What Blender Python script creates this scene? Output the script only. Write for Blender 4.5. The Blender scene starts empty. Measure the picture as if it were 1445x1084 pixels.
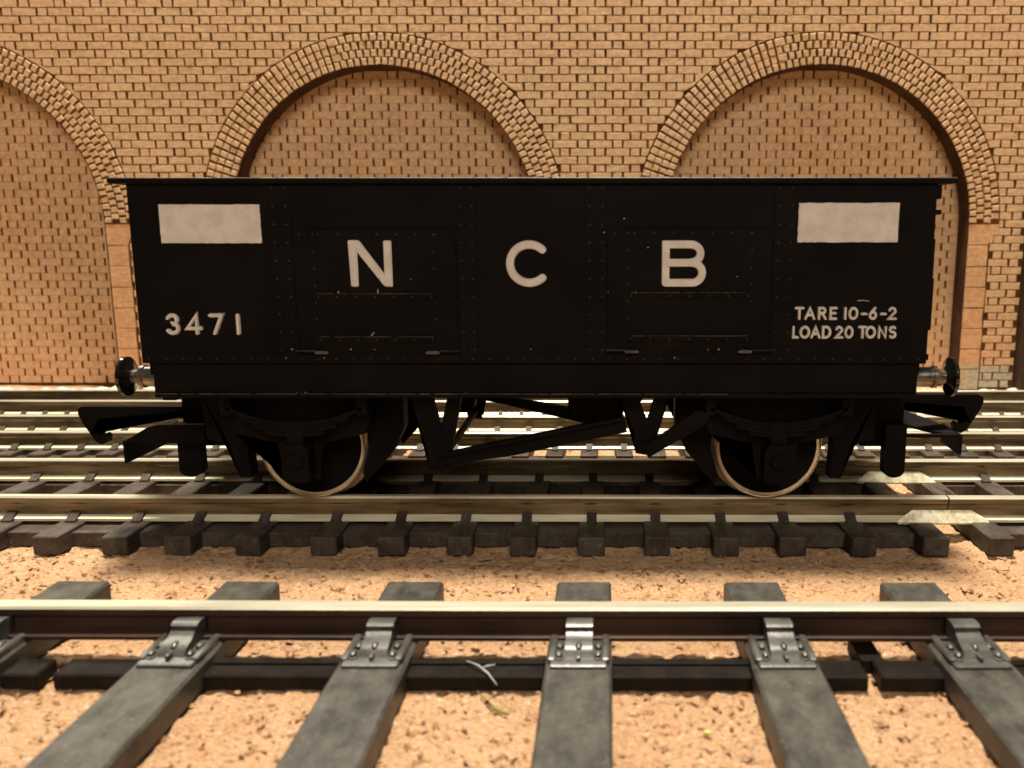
import bpy, bmesh, math, random
import numpy as np
from mathutils import Vector, Matrix

random.seed(7)
rng = np.random.default_rng(11)
S = 0.1                      # all numbers below are millimetres of the model; 1 Blender unit = 1 cm
R = math.radians
SC = bpy.context.scene
COL = SC.collection

# ------------------------------------------------------------------ camera
cd = bpy.data.cameras.new('camera')
cam = bpy.data.objects.new('camera', cd)
COL.objects.link(cam)
cam.location = (7.2 * S, -105.9 * S, 35.5 * S)
cam.rotation_euler = (R(80.0), 0.0, R(0.25))
cd.sensor_width = 36.0
cd.lens = 36.0 * 1210 / 1445
cd.shift_x = -(844.5 - 722.5) / 1445
cd.clip_start = 0.05
cd.clip_end = 500
cd.dof.use_dof = True
cd.dof.focus_distance = 110 * S
cd.dof.aperture_fstop = 0.55
SC.camera = cam

# ------------------------------------------------------------------ light (a room at night: ceiling lamps and an added front fill)
w = bpy.data.worlds.new('World'); SC.world = w; w.use_nodes = True
bg = w.node_tree.nodes['Background']
bg.inputs[0].default_value = (1.0, 0.80, 0.58, 1); bg.inputs[1].default_value = 0.02

def area(name, loc, target, size, power, color):
    l = bpy.data.lights.new(name, 'AREA'); l.shape = 'DISK'; l.size = size * S
    l.energy = power; l.color = color
    o = bpy.data.objects.new(name, l); COL.objects.link(o)
    o.location = Vector(loc) * S
    d = (Vector(target) - Vector(loc))
    o.rotation_euler = d.to_track_quat('-Z', 'Y').to_euler()
    return o
area('ceiling_lamp', (5, 34, 560), (0, 0, 0), 72, 86000, (1.0, 0.90, 0.73))
area('ceiling_lamp_far', (-420, 520, 800), (0, 0, 0), 140, 40000, (1.0, 0.90, 0.74))
area('room_fill', (60, -580, 440), (0, 60, 30), 290, 26000, (1.0, 0.895, 0.755))  # added soft fill from behind the camera, no particular lamp

SC.render.engine = 'CYCLES'
SC.cycles.use_denoising = True
SC.cycles.max_bounces = 8
vs = SC.view_settings
vs.view_transform = 'Standard'; vs.look = 'None'; vs.exposure = 0.0; vs.gamma = 1.0; vs.use_curve_mapping = False

# ------------------------------------------------------------------ materials
def nodes(name):
    m = bpy.data.materials.new(name); m.use_nodes = True
    nt = m.node_tree
    return m, nt, nt.nodes, nt.links, nt.nodes['Principled BSDF']

def coords(N, L, scale=(1, 1, 1)):
    g = N.new('ShaderNodeNewGeometry'); mp = N.new('ShaderNodeMapping')
    mp.inputs['Scale'].default_value = scale
    L.new(g.outputs['Position'], mp.inputs['Vector'])
    return mp.outputs['Vector']

def noise(N, L, vec, scale, detail=4, rough=0.6):
    n = N.new('ShaderNodeTexNoise'); n.inputs['Scale'].default_value = scale
    n.inputs['Detail'].default_value = detail; n.inputs['Roughness'].default_value = rough
    L.new(vec, n.inputs['Vector'])
    return n.outputs['Fac']

def ramp(N, L, fac, stops):
    r = N.new('ShaderNodeValToRGB')
    el = r.color_ramp.elements
    while len(el) < len(stops): el.new(0.5)
    for e, (p, c) in zip(el, stops):
        e.position = p; e.color = (*c, 1) if len(c) == 3 else c
    L.new(fac, r.inputs['Fac'])
    return r.outputs['Color']

def mix(N, L, fac, a, b, mode='MIX'):
    m = N.new('ShaderNodeMix'); m.data_type = 'RGBA'; m.blend_type = mode
    for key, v in ((0, fac), (6, a), (7, b)):
        if isinstance(v, (int, float)): m.inputs[key].default_value = v
        elif isinstance(v, tuple): m.inputs[key].default_value = (*v, 1)
        else: L.new(v, m.inputs[key])
    return m.outputs[2]

def bump(N, L, h, strength, dist, prev=None):
    b = N.new('ShaderNodeBump'); b.inputs['Strength'].default_value = strength
    b.inputs['Distance'].default_value = dist
    L.new(h, b.inputs['Height'])
    if prev is not None: L.new(prev, b.inputs['Normal'])
    return b.outputs['Normal']

def mat_simple(name, c0, c1, scale, rough=0.6, spec=0.5, metal=0.0, bs=0.3, bd=0.01, bscale=None, stretch=(1, 1, 1), rvar=0.0):
    m, nt, N, L, P = nodes(name)
    v = coords(N, L, stretch)
    n = noise(N, L, v, scale)
    L.new(ramp(N, L, n, [(0.37, c0), (0.63, c1)]), P.inputs['Base Color'])
    P.inputs['Metallic'].default_value = metal
    P.inputs['Specular IOR Level'].default_value = spec
    P.inputs['Roughness'].default_value = rough
    if rvar:
        mr = N.new('ShaderNodeMapRange')
        mr.inputs['To Min'].default_value = rough - rvar; mr.inputs['To Max'].default_value = rough + rvar
        L.new(n, mr.inputs['Value']); L.new(mr.outputs[0], P.inputs['Roughness'])
    if bs:
        L.new(bump(N, L, noise(N, L, v, bscale or scale * 4, 5), bs, bd), P.inputs['Normal'])
    return m

def mat_brick(name, tone=1.0, tint=None):
    m, nt, N, L, P = nodes(name)
    v = coords(N, L)
    big = noise(N, L, v, 0.25, 3)
    fine = noise(N, L, v, 9, 6, 0.7)
    mid = noise(N, L, coords(N, L, (1.6, 3, 4.5)), 1.0, 2)
    c = ramp(N, L, fine, [(0.34, (0.42 * tone, 0.250 * tone, 0.130 * tone)), (0.48, (0.63 * tone, 0.40 * tone, 0.210 * tone)), (0.66, (0.82 * tone, 0.58 * tone, 0.34 * tone))])
    c = mix(N, L, 0.35, c, ramp(N, L, mid, [(0.36, (0.42, 0.26, 0.14)), (0.64, (0.62, 0.41, 0.25))]))
    c = mix(N, L, 0.25, c, ramp(N, L, big, [(0.36, (0.45, 0.28, 0.155)), (0.64, (0.60, 0.41, 0.25))]))
    if tint: c = mix(N, L, 1.0, c, tint, 'MULTIPLY')
    # reddish dust low on the wall, grey mortar smeared over the lowest courses right of the last arch
    g = N.new('ShaderNodeNewGeometry'); sp = N.new('ShaderNodeSeparateXYZ'); L.new(g.outputs['Position'], sp.inputs[0])
    wob = N.new('ShaderNodeMath'); wob.operation = 'MULTIPLY_ADD'
    L.new(noise(N, L, v, 1.6, 4), wob.inputs[0]); wob.inputs[1].default_value = 0.9; L.new(sp.outputs['Z'], wob.inputs[2])
    lo = N.new('ShaderNodeMapRange'); lo.inputs['From Min'].default_value = 2.4; lo.inputs['From Max'].default_value = 0.5
    L.new(wob.outputs[0], lo.inputs['Value'])
    half = N.new('ShaderNodeMath'); half.operation = 'MULTIPLY'; half.inputs[1].default_value = 0.25; L.new(lo.outputs[0], half.inputs[0])
    c = mix(N, L, half.outputs[0], c, (0.62, 0.29, 0.16))
    gz = N.new('ShaderNodeMapRange'); gz.inputs['From Min'].default_value = 1.12; gz.inputs['From Max'].default_value = 0.92
    L.new(wob.outputs[0], gz.inputs['Value'])
    gx = N.new('ShaderNodeMapRange'); gx.inputs['From Min'].default_value = 8.7; gx.inputs['From Max'].default_value = 9.1
    L.new(sp.outputs['X'], gx.inputs['Value'])
    gm = N.new('ShaderNodeMath'); gm.operation = 'MULTIPLY'; L.new(gz.outputs[0], gm.inputs[0]); L.new(gx.outputs[0], gm.inputs[1])
    c = mix(N, L, gm.outputs[0], c, ramp(N, L, fine, [(0.3, (0.26, 0.235, 0.17)), (0.7, (0.46, 0.43, 0.34))]))
    L.new(c, P.inputs['Base Color'])
    P.inputs['Roughness'].default_value = 0.75; P.inputs['Specular IOR Level'].default_value = 0.25
    n1 = bump(N, L, noise(N, L, coords(N, L, (1, 1, 1.7)), 11, 5, 0.65), 0.8, 0.02)
    L.new(n1, P.inputs['Normal'])
    return m

def mat_cork():
    m, nt, N, L, P = nodes('cork')
    v = coords(N, L)
    vs_ = coords(N, L, (1.0, 1.6, 1.0))
    fine = noise(N, L, vs_, 26, 6, 0.7)
    big = noise(N, L, v, 1.3, 4)
    c = ramp(N, L, fine, [(0.36, (0.60, 0.34, 0.175)), (0.50, (0.76, 0.46, 0.262)), (0.64, (0.88, 0.62, 0.40))])
    c = mix(N, L, 0.3, c, ramp(N, L, big, [(0.36, (0.60, 0.32, 0.16)), (0.64, (0.82, 0.53, 0.32))]))
    m1 = ramp(N, L, noise(N, L, vs_, 8.5, 5, 0.68), [(0.36, (0.9, 0.9, 0.9)), (0.435, (0, 0, 0))])
    c = mix(N, L, m1, c, (0.30, 0.125, 0.042))
    m2 = ramp(N, L, noise(N, L, coords(N, L, (1.3, 1.9, 1.3)), 19, 4, 0.6), [(0.33, (0.9, 0.9, 0.9)), (0.40, (0, 0, 0))])
    c = mix(N, L, m2, c, (0.34, 0.145, 0.05))
    m3 = ramp(N, L, noise(N, L, coords(N, L, (1.2, 1.5, 1.2)), 14, 4, 0.6), [(0.61, (0, 0, 0)), (0.67, (0.8, 0.8, 0.8))])
    c = mix(N, L, m3, c, (0.93, 0.76, 0.55))
    L.new(c, P.inputs['Base Color'])
    P.inputs['Roughness'].default_value = 0.85; P.inputs['Specular IOR Level'].default_value = 0.2
    n1 = bump(N, L, noise(N, L, vs_, 7, 8, 0.75), 1.0, 0.12)
    L.new(n1, P.inputs['Normal'])
    return m

M = {}
M['brick'] = mat_brick('brick', 0.84)
M['infill'] = mat_brick('infill_brick', 1.0)  # same brick, colour lightened to offset the shade inside the arches
M['stone'] = mat_brick('stone', 0.92, (0.95, 0.85, 0.77))
M['char'] = mat_simple('burnt_joint', (0.050, 0.019, 0.003), (0.125, 0.052, 0.007), 3, 0.85, 0.2, bs=0.5, bd=0.02)
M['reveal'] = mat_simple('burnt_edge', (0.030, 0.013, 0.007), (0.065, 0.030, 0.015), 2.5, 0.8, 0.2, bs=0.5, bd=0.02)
M['cork'] = mat_cork()
M['black'] = mat_simple('black_plastic', (0.0030, 0.0024, 0.0024), (0.0055, 0.0043, 0.0042), 1.6, 0.60, 0.07, bs=0.25, bd=0.006, bscale=22, rvar=0.08)
M['gloss'] = mat_simple('glossy_black_plastic', (0.006, 0.005, 0.0045), (0.010, 0.008, 0.007), 2, 0.13, 0.9, bs=0.1, bd=0.004, bscale=14)
M['white'] = mat_simple('white_paint', (0.50, 0.47, 0.435), (0.60, 0.565, 0.52), 6, 0.6, 0.3, bs=0.35, bd=0.006, bscale=16)
M['nickel'] = mat_simple('nickel_silver', (0.11, 0.080, 0.042), (0.33, 0.27, 0.165), 2.2, 0.42, 0.5, 0.85, bs=0.12, bd=0.004, bscale=6, stretch=(0.25, 2.5, 2.5), rvar=0.08)
M['bright'] = mat_simple('polished_rail_head', (0.56, 0.535, 0.42), (0.74, 0.71, 0.58), 2.2, 0.40, 0.5, 0.65, bs=0.15, bd=0.004, bscale=7, stretch=(0.25, 2.5, 2.5), rvar=0.06)
M['tarnish'] = mat_simple('tarnished_rail_side', (0.022, 0.011, 0.008), (0.060, 0.031, 0.021), 1.5, 0.55, 0.2, 0.1, bs=0.3, bd=0.006, bscale=8, stretch=(0.4, 2, 2))
M['joiner'] = mat_simple('pale_rail_joiner', (0.52, 0.46, 0.30), (0.84, 0.78, 0.58), 9, 0.40, 0.5, 0.5, bs=0.6, bd=0.01, bscale=18)
M['sleeperA'] = mat_simple('grey_sleeper_plastic', (0.024, 0.0225, 0.020), (0.054, 0.0505, 0.0445), 3.0, 0.46, 0.35, bs=0.5, bd=0.012, bscale=7, stretch=(2.2, 1, 1.5))
M['sleeperB'] = mat_simple('brown_black_sleeper_plastic', (0.024, 0.0155, 0.011), (0.046, 0.032, 0.024), 3, 0.58, 0.35, bs=0.5, bd=0.01, bscale=6, stretch=(5, 0.8, 2))
M['chairA'] = mat_simple('grey_chair_plastic', (0.030, 0.029, 0.027), (0.064, 0.062, 0.057), 4, 0.36, 0.5, bs=0.4, bd=0.008, bscale=14)
M['webA'] = mat_simple('dark_web_plastic', (0.0030, 0.0020, 0.0016), (0.008, 0.0055, 0.0042), 5, 0.55, 0.12, bs=0.4, bd=0.008, bscale=14)
M['tyre'] = mat_simple('wheel_tyre_metal', (0.70, 0.54, 0.37), (0.90, 0.72, 0.52), 3, 0.28, 0.5, 0.6, bs=0.1, bd=0.003, bscale=12)
M['timber'] = mat_simple('dark_timber', (0.020, 0.011, 0.006), (0.045, 0.025, 0.012), 3, 0.6, 0.3, bs=0.5, bd=0.02, stretch=(4, 4, 0.6))
M['fibre_white'] = mat_simple('white_fibre', (0.20, 0.21, 0.21), (0.34, 0.34, 0.33), 8, 0.5, 0.4, bs=0)
M['fibre_green'] = mat_simple('olive_fibre', (0.16, 0.12, 0.025), (0.26, 0.21, 0.06), 8, 0.6, 0.3, bs=0)
M['plaster'] = mat_simple('dry_plaster', (0.45, 0.42, 0.33), (0.72, 0.68, 0.57), 6, 0.85, 0.2, bs=0.7, bd=0.03, bscale=12)
M['dust'] = mat_simple('pale_dust', (0.40, 0.36, 0.28), (0.6, 0.55, 0.45), 9, 0.9, 0.1, bs=0)
M['fleck'] = mat_simple('yellow_green_fleck', (0.36, 0.38, 0.07), (0.5, 0.5, 0.12), 9, 0.6, 0.3, bs=0)

M['shank'] = mat_simple('dull_steel', (0.10, 0.09, 0.075), (0.34, 0.31, 0.26), 7, 0.30, 0.5, 0.9, bs=0.3, bd=0.008, bscale=12)
M['foot'] = mat_simple('bright_rail_foot', (0.70, 0.64, 0.46), (0.90, 0.85, 0.66), 2.5, 0.40, 0.5, 0.35, bs=0.15, bd=0.004, bscale=7, stretch=(0.25, 2.5, 2.5))
M['worn'] = mat_simple('worn_glint_black', (0.030, 0.026, 0.022), (0.10, 0.088, 0.072), 5, 0.5, 0.4, bs=0)  # scuffed grey that also paints in the highlight along black edges
M['rivet'] = mat_simple('rivet_glint', (0.006, 0.005, 0.0045), (0.034, 0.030, 0.026), 1.7, 0.45, 0.4, bs=0)  # lighter than the body so the rivets' highlight dots are in the colour
def dusty(m, amount, scale=7.0, col=(0.42, 0.39, 0.32)):
    """settled dust: fine pale specks and a thin film, wherever the surface faces up"""
    nt = m.node_tree; N, L = nt.nodes, nt.links; P = N['Principled BSDF']
    src = P.inputs['Base Color'].links[0].from_socket
    v = coords(N, L)
    f1 = ramp(N, L, noise(N, L, v, scale * 4, 4, 0.7), [(0.0, (0, 0, 0)), (0.60, (0, 0, 0)), (0.74, (1, 1, 1))])
    f2 = ramp(N, L, noise(N, L, v, scale * 0.5, 5, 0.65), [(0.40, (0, 0, 0)), (0.70, (0.35, 0.35, 0.35))])
    a = mix(N, L, 1.0, f1, f2, 'ADD')
    mm = N.new('ShaderNodeMath'); mm.operation = 'MULTIPLY'; mm.inputs[1].default_value = amount
    L.new(a, mm.inputs[0])
    L.new(mix(N, L, mm.outputs[0], src, col), P.inputs['Base Color'])
dusty(M['sleeperA'], 0.22); dusty(M['sleeperB'], 0.28); dusty(M['webA'], 0.045, 9.0, (0.40, 0.32, 0.24)); dusty(M['joiner'], 0.55, 10.0, (0.10, 0.085, 0.05)); dusty(M['tarnish'], 0.10, 6.0, (0.26, 0.17, 0.11)); dusty(M['chairA'], 0.18)

# ------------------------------------------------------------------ mesh helpers
class MB:
    """collects shapes in world millimetres, builds ONE mesh object"""
    def __init__(s): s.v = []; s.f = []; s.m = []
    def add(s, verts, faces, mi=0):
        k = len(s.v); s.v += [tuple(p) for p in verts]
        for f in faces: s.f.append(tuple(i + k for i in f)); s.m.append(mi)
        return s
    def box(s, x0, x1, y0, y1, z0, z1, b=0.0, mi=0):
        if b <= 0:
            v = [(x, y, z) for x in (x0, x1) for y in (y0, y1) for z in (z0, z1)]
            return s.add(v, [(0, 1, 3, 2), (4, 6, 7, 5), (0, 4, 5, 1), (2, 3, 7, 6), (0, 2, 6, 4), (1, 5, 7, 3)], mi)
        bm = bmesh.new(); bmesh.ops.create_cube(bm, size=1)
        for p in bm.verts: p.co = Vector(((x0 + x1) / 2 + p.co.x * (x1 - x0), (y0 + y1) / 2 + p.co.y * (y1 - y0), (z0 + z1) / 2 + p.co.z * (z1 - z0)))
        bmesh.ops.bevel(bm, geom=bm.edges[:], offset=b, segments=1, affect='EDGES')
        s.bm(bm, mi); return s
    def bm(s, bm, mi=0):
        bm.verts.index_update()
        s.add([p.co for p in bm.verts], [[q.index for q in f.verts] for f in bm.faces], mi); bm.free(); return s
    def prism(s, pts, axis, a0, a1, mi=0):
        """polygon pts extruded along an axis: 'y' -> pts are (x,z), 'x' -> (y,z), 'z' -> (x,y)"""
        def P(p, a): return {'y': (p[0], a, p[1]), 'x': (a, p[0], p[1]), 'z': (p[0], p[1], a)}[axis]
        n = len(pts)
        v = [P(p, a0) for p in pts] + [P(p, a1) for p in pts]
        bm = bmesh.new(); bv = [bm.verts.new(q) for q in v]
        for i in range(n): j = (i + 1) % n; bm.faces.new((bv[i], bv[j], bv[n + j], bv[n + i]))
        bm.faces.new(bv[:n]); bm.faces.new(bv[n:])
        bmesh.ops.triangulate(bm, faces=[f for f in bm.faces if len(f.verts) > 4])
        bmesh.ops.recalc_face_normals(bm, faces=bm.faces[:])
        return s.bm(bm, mi)
    def lathe(s, prof, c, axis='y', n=32, mi=0):
        """prof = [(radius, along)], revolved about an axis through c"""
        v = []; f = []
        for (r, a) in prof:
            for k in range(n):
                t = 2 * math.pi * k / n; p, q = r * math.cos(t), r * math.sin(t)
                v.append({'y': (c[0] + p, c[1] + a, c[2] + q), 'x': (c[0] + a, c[1] + p, c[2] + q), 'z': (c[0] + p, c[1] + q, c[2] + a)}[axis])
        for i in range(len(prof) - 1):
            for k in range(n):
                l = (k + 1) % n
                f.append((i * n + k, i * n + l, (i + 1) * n + l, (i + 1) * n + k))
        return s.add(v, f, mi)
    def tube(s, pts, rad, n=6, mi=0):
        pts = [Vector(p) for p in pts]; v = []; f = []
        for i, p in enumerate(pts):
            d = (pts[min(i + 1, len(pts) - 1)] - pts[max(i - 1, 0)]).normalized()
            u = d.orthogonal().normalized(); q = d.cross(u)
            r = rad[i] if isinstance(rad, (list, tuple)) else rad
            for k in range(n):
                t = 2 * math.pi * k / n; v.append(p + u * (r * math.cos(t)) + q * (r * math.sin(t)))
        for i in range(len(pts) - 1):
            for k in range(n):
                l = (k + 1) % n; f.append((i * n + k, i * n + l, (i + 1) * n + l, (i + 1) * n + k))
        f.append(tuple(range(n))[::-1]); f.append(tuple(range((len(pts) - 1) * n, len(pts) * n)))
        return s.add(v, f, mi)
    def stroke(s, pts, w, y0, h, closed=False, mi=0):
        """a raised painted stroke on a wagon side: ribbon in the x-z plane, its face at y0-h, chamfered edges and rounded ends"""
        P = [Vector((p[0], p[1])) for p in pts]; n = len(P); hw = w / 2; c = min(0.09, w * 0.22)
        L_ = []; 
        for i in range(n):
            a = P[i - 1] if (i > 0 or closed) else None
            b = P[(i + 1) % n] if (i < n - 1 or closed) else None
            d1 = (P[i] - a).normalized() if a is not None else None
            d2 = (b - P[i]).normalized() if b is not None else None
            if d1 is None: d1 = d2
            if d2 is None: d2 = d1
            t = (d1 + d2).normalized(); nrm = Vector((-t.y, t.x)); k = max(0.5, nrm.dot(Vector((-d1.y, d1.x))))
            L_.append((P[i], nrm / k, t))
        secs = []
        if not closed:
            p, nr, t = L_[0]; secs.append((p - t * hw * 0.75, nr * 0.45)); secs.append((p - t * hw * 0.4, nr * 0.85))
        secs += [(p, nr) for p, nr, t in L_]
        if not closed:
            p, nr, t = L_[-1]; secs.append((p + t * hw * 0.4, nr * 0.85)); secs.append((p + t * hw * 0.75, nr * 0.45))
        v = []; f = []
        for si, (p, nr) in enumerate(secs):
            hh = h + (0.0 if closed else 0.03 * si / len(secs))      # the brush lifts slightly along the stroke
            for o, yy in ((-hw, y0), (-hw + c, y0 - hh), (hw - c, y0 - hh), (hw, y0)):
                q = p + nr * o; v.append((q.x, yy, q.y))
        m = len(secs)
        for i in range(m if closed else m - 1):
            j = (i + 1) % m
            for k in range(3): f.append((i * 4 + k, i * 4 + k + 1, j * 4 + k + 1, j * 4 + k))
        if not closed:
            f.append((0, 1, 2, 3)); f.append(((m - 1) * 4 + 3, (m - 1) * 4 + 2, (m - 1) * 4 + 1, (m - 1) * 4))
        return s.add(v, f, mi)
    def mesh(s, name, mats, origin=(0, 0, 0), smooth=None):
        me = bpy.data.meshes.new(name)
        o = origin
        me.from_pydata([((x - o[0]) * S, (y - o[1]) * S, (z - o[2]) * S) for x, y, z in s.v], [], s.f)
        if not isinstance(mats, (list, tuple)): mats = [mats]
        for m in mats: me.materials.append(m)
        me.polygons.foreach_set('material_index', s.m)
        bm = bmesh.new(); bm.from_mesh(me); bmesh.ops.recalc_face_normals(bm, faces=bm.faces[:]); bm.to_mesh(me); bm.free()
        if smooth is not None:
            me.polygons.foreach_set('use_smooth', [True] * len(me.polygons))
            me.set_sharp_from_angle(angle=R(smooth))
        me.update()
        return me
    def build(s, name, mats, parent=None, smooth=None, origin=None):
        """as an object; its origin is its parent's origin, or the given point"""
        o = bpy.data.objects.new(name, None)
        pw = parent['_o'] if parent is not None and '_o' in parent else (0, 0, 0)
        org = origin if origin is not None else pw
        ob = bpy.data.objects.new(name, s.mesh(name, mats, org, smooth)); bpy.data.objects.remove(o)
        COL.objects.link(ob)
        ob['_o'] = tuple(org)
        if parent is not None: ob.parent = parent
        ob.location = [(org[i] - pw[i]) * S for i in range(3)]
        return ob

def tag(o, label=None, cat=None, group=None, kind=None):
    if label: o['label'] = label
    if cat: o['category'] = cat
    if group: o['group'] = group
    if kind: o['kind'] = kind
    return o

def thing(name, label, cat, loc=(0, 0, 0), group=None):
    o = bpy.data.objects.new(name, None); COL.objects.link(o)
    o.location = Vector(loc) * S; o.empty_display_size = 0.5
    o['_o'] = tuple(loc)
    return tag(o, label, cat, group)

def place(name, me, parent, at):
    """another copy of shared mesh data at a world point (mm), as a part of parent"""
    ob = bpy.data.objects.new(name, me); COL.objects.link(ob)
    pw = parent['_o'] if parent is not None else (0, 0, 0)
    ob.parent = parent; ob['_o'] = tuple(at)
    ob.location = [(at[i] - pw[i]) * S for i in range(3)]
    return ob

def vnoise(x, y, freq, seed):
    """smooth value noise on arrays"""
    r = np.random.default_rng(seed); T = r.random((256, 256))
    X = x * freq; Y = y * freq
    i = np.floor(X).astype(int); j = np.floor(Y).astype(int)
    u = X - i; v = Y - j; u = u * u * (3 - 2 * u); v = v * v * (3 - 2 * v)
    g = lambda a, b: T[a % 256, b % 256]
    return (g(i, j) * (1 - u) + g(i + 1, j) * u) * (1 - v) + (g(i, j + 1) * (1 - u) + g(i + 1, j + 1) * u) * v

# ------------------------------------------------------------------ the baseboard: cork sheet
def grid_lines(a, b, c, d, fine, coarse):
    return np.concatenate([np.arange(a, b, coarse), np.arange(b, c, fine), np.arange(c, d + coarse, coarse)])
xs = grid_lines(-260, -75, 75, 260, 0.34, 5.0)
ys = np.concatenate([np.arange(-200, -62, 6.0), np.arange(-62, -8, 0.27), np.arange(-8, 90, 1.0), np.arange(90, 160, 10)])
GX, GY = np.meshgrid(xs, ys)
h = np.zeros_like(GX)
for fq, am, sd in ((0.22, 0.28, 1), (0.7, 0.26, 2), (1.5, 0.30, 3), (2.6, 0.26, 4)):
    h += am * (vnoise(GX + 500, (GY + 500) * 1.35, fq, sd) - 0.5)
pit = vnoise(GX + 500, (GY + 500) * 1.6, 1.1, 5)
h -= 0.40 * np.clip((pit - 0.70) / 0.25, 0, 1)
rid = np.abs(vnoise(GX + 530, (GY + 500) * 1.5 + GX * 0.3, 0.9, 6) - 0.5)
h -= 0.22 * np.clip((0.045 - rid) / 0.045, 0, 1)
h -= 0.12
nx, ny = len(xs), len(ys)
verts = np.stack([GX * S, GY * S, h * S], -1).reshape(-1, 3)
idx = np.arange(nx * ny).reshape(ny, nx)
quads = np.stack([idx[:-1, :-1], idx[:-1, 1:], idx[1:, 1:], idx[1:, :-1]], -1).reshape(-1, 4)
me = bpy.data.meshes.new('ground')
me.vertices.add(len(verts)); me.vertices.foreach_set('co', verts.ravel())
me.loops.add(quads.size); me.loops.foreach_set('vertex_index', quads.ravel())
me.polygons.add(len(quads)); me.polygons.foreach_set('loop_start', np.arange(0, quads.size, 4)); me.polygons.foreach_set('loop_total', np.full(len(quads), 4))
me.polygons.foreach_set('use_smooth', np.ones(len(quads), bool))
me.materials.append(M['cork']); me.update(); me.validate()
ground = bpy.data.objects.new('ground', me); COL.objects.link(ground)
tag(ground, 'orange cork baseboard the tracks are laid on', kind='structure')

# ------------------------------------------------------------------ the brick retaining wall with blind arches
WY = 88.0; DEP = 5.6; TOP = 92.0; X0, X1 = -205.0, 101.2
AC = [-137.2, -41.2, 54.8]; RI = 33.6; RO = 40.2; SZ = 37.5
wall = thing('brick_wall', 'tall tan brick model wall with three blind arches behind the tracks', 'wall', (0, WY, 0))

def arch_low(x):
    for c in AC:
        if abs(x - c) < RI: return SZ + math.sqrt(max(0.0, RI * RI - (x - c) ** 2))
    return 0.0
mb = MB()
cols = sorted(set([X0, X1] + [c + RI * math.sin(t) for c in AC for t in np.linspace(-math.pi / 2, math.pi / 2, 61)] + [c + s_ * RI for c in AC for s_ in (-1.0001, 1.0001)]))
for a, b in zip(cols[:-1], cols[1:]):
    if b < X0 + 1e-6: continue
    za, zb = (arch_low(a), arch_low(b))
    m_ = (a + b) / 2
    if arch_low(m_) == 0: za = zb = 0.0
    else:
        za = max(za, SZ); zb = max(zb, SZ)
    mb.add([(a, WY, za), (b, WY, zb), (b, WY, TOP), (a, WY, TOP)], [(0, 1, 2, 3)])
mb.add([(X0, WY, TOP), (X1, WY, TOP), (X1, WY + DEP + 4, TOP), (X0, WY + DEP + 4, TOP)], [(0, 1, 2, 3)])
mb.add([(X1, WY, 0), (X1, WY + DEP + 4, 0), (X1, WY + DEP + 4, TOP), (X1, WY, TOP)], [(0, 1, 2, 3)])
mb.add([(X0, WY, 0), (X0, WY + DEP + 4, 0), (X0, WY + DEP + 4, TOP), (X0, WY, TOP)], [(0, 1, 2, 3)])
mb.build('facing_board', M['char'], wall)
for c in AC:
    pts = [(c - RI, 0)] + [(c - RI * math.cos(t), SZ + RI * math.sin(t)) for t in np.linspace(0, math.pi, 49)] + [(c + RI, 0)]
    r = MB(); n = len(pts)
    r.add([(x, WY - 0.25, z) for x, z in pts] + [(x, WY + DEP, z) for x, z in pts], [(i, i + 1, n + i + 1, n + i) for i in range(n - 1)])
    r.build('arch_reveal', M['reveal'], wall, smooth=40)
    b = MB(); b.box(c - RI - 3, c + RI + 3, WY + DEP, WY + DEP + 3.5, 0, SZ + RI + 3)
    b.build('infill_board', M['char'], wall)

def brick_shape(poly, y, proud, cham=0.055):
    """a closed outline (x,z) -> bulging cut brick: rim at the board, face set proud"""
    cx = sum(p[0] for p in poly) / len(poly); cz = sum(p[1] for p in poly) / len(poly)
    n = len(poly); v = []
    face = proud * random.uniform(0.85, 1.15)
    for x, z in poly: v.append((x, y + 0.02, z))
    for k_, fy in ((0.3, 0.7), (1.3, 1.0)):
        for x, z in poly:
            d = math.hypot(x - cx, z - cz) or 1
            v.append((x - (x - cx) / d * cham * k_, y - face * fy, z - (z - cz) / d * cham * k_))
    v.append((cx, y - face - 0.004, cz))
    f = []
    for a in (0, 1):
        for i in range(n): j = (i + 1) % n; f.append((a * n + i, a * n + j, (a + 1) * n + j, (a + 1) * n + i))
    for i in range(n): f.append((2 * n + i, 2 * n + (i + 1) % n, 3 * n))
    return v, f

def rect_poly(x0, x1, z0, z1, jit=0.06):
    nx_ = 3 if x1 - x0 > 3.2 else 2
    q = [(x0 + (x1 - x0) * k / nx_, z0) for k in range(nx_)] + [(x1, z0), (x1, (z0 + z1) / 2)]
    q += [(x1 - (x1 - x0) * k / nx_, z1) for k in range(nx_)] + [(x0, z1), (x0, (z0 + z1) / 2)]
    return [(x + random.uniform(-jit, jit), z + random.uniform(-jit, jit) * 0.55) for x, z in q]

CH = 1.715; PER = 7.70; HP = 2.28; GV = 0.43; GH = 0.19; ZT = 82.9
def courses(xa, xb, za, zb, gh=GH):
    k0 = math.floor((za - ZT) / CH); k1 = math.ceil((zb - ZT) / CH)
    for k in range(k0, k1):
        z0 = ZT + k * CH; z1 = z0 + CH
        if z1 > zb or z0 < za - 0.05: continue
        off = -2.1 + (PER / 2) * (k % 2)
        if True:
            n0 = math.floor((xa - off) / PER) - 1; n1 = math.ceil((xb - off) / PER) + 1
            for n in range(n0, n1):
                for (a, b, kind) in ((off + n * PER, off + n * PER + HP, 'header'), (off + n * PER + HP, off + (n + 1) * PER, 'stretcher')):
                    if b < xa or a > xb: continue
                    j = random.uniform(-0.09, 0.09)
                    yield max(a, xa) + GV / 2 + j, min(b, xb) - GV / 2 + j, z0 + gh / 2, z1 - gh / 2, kind

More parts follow.
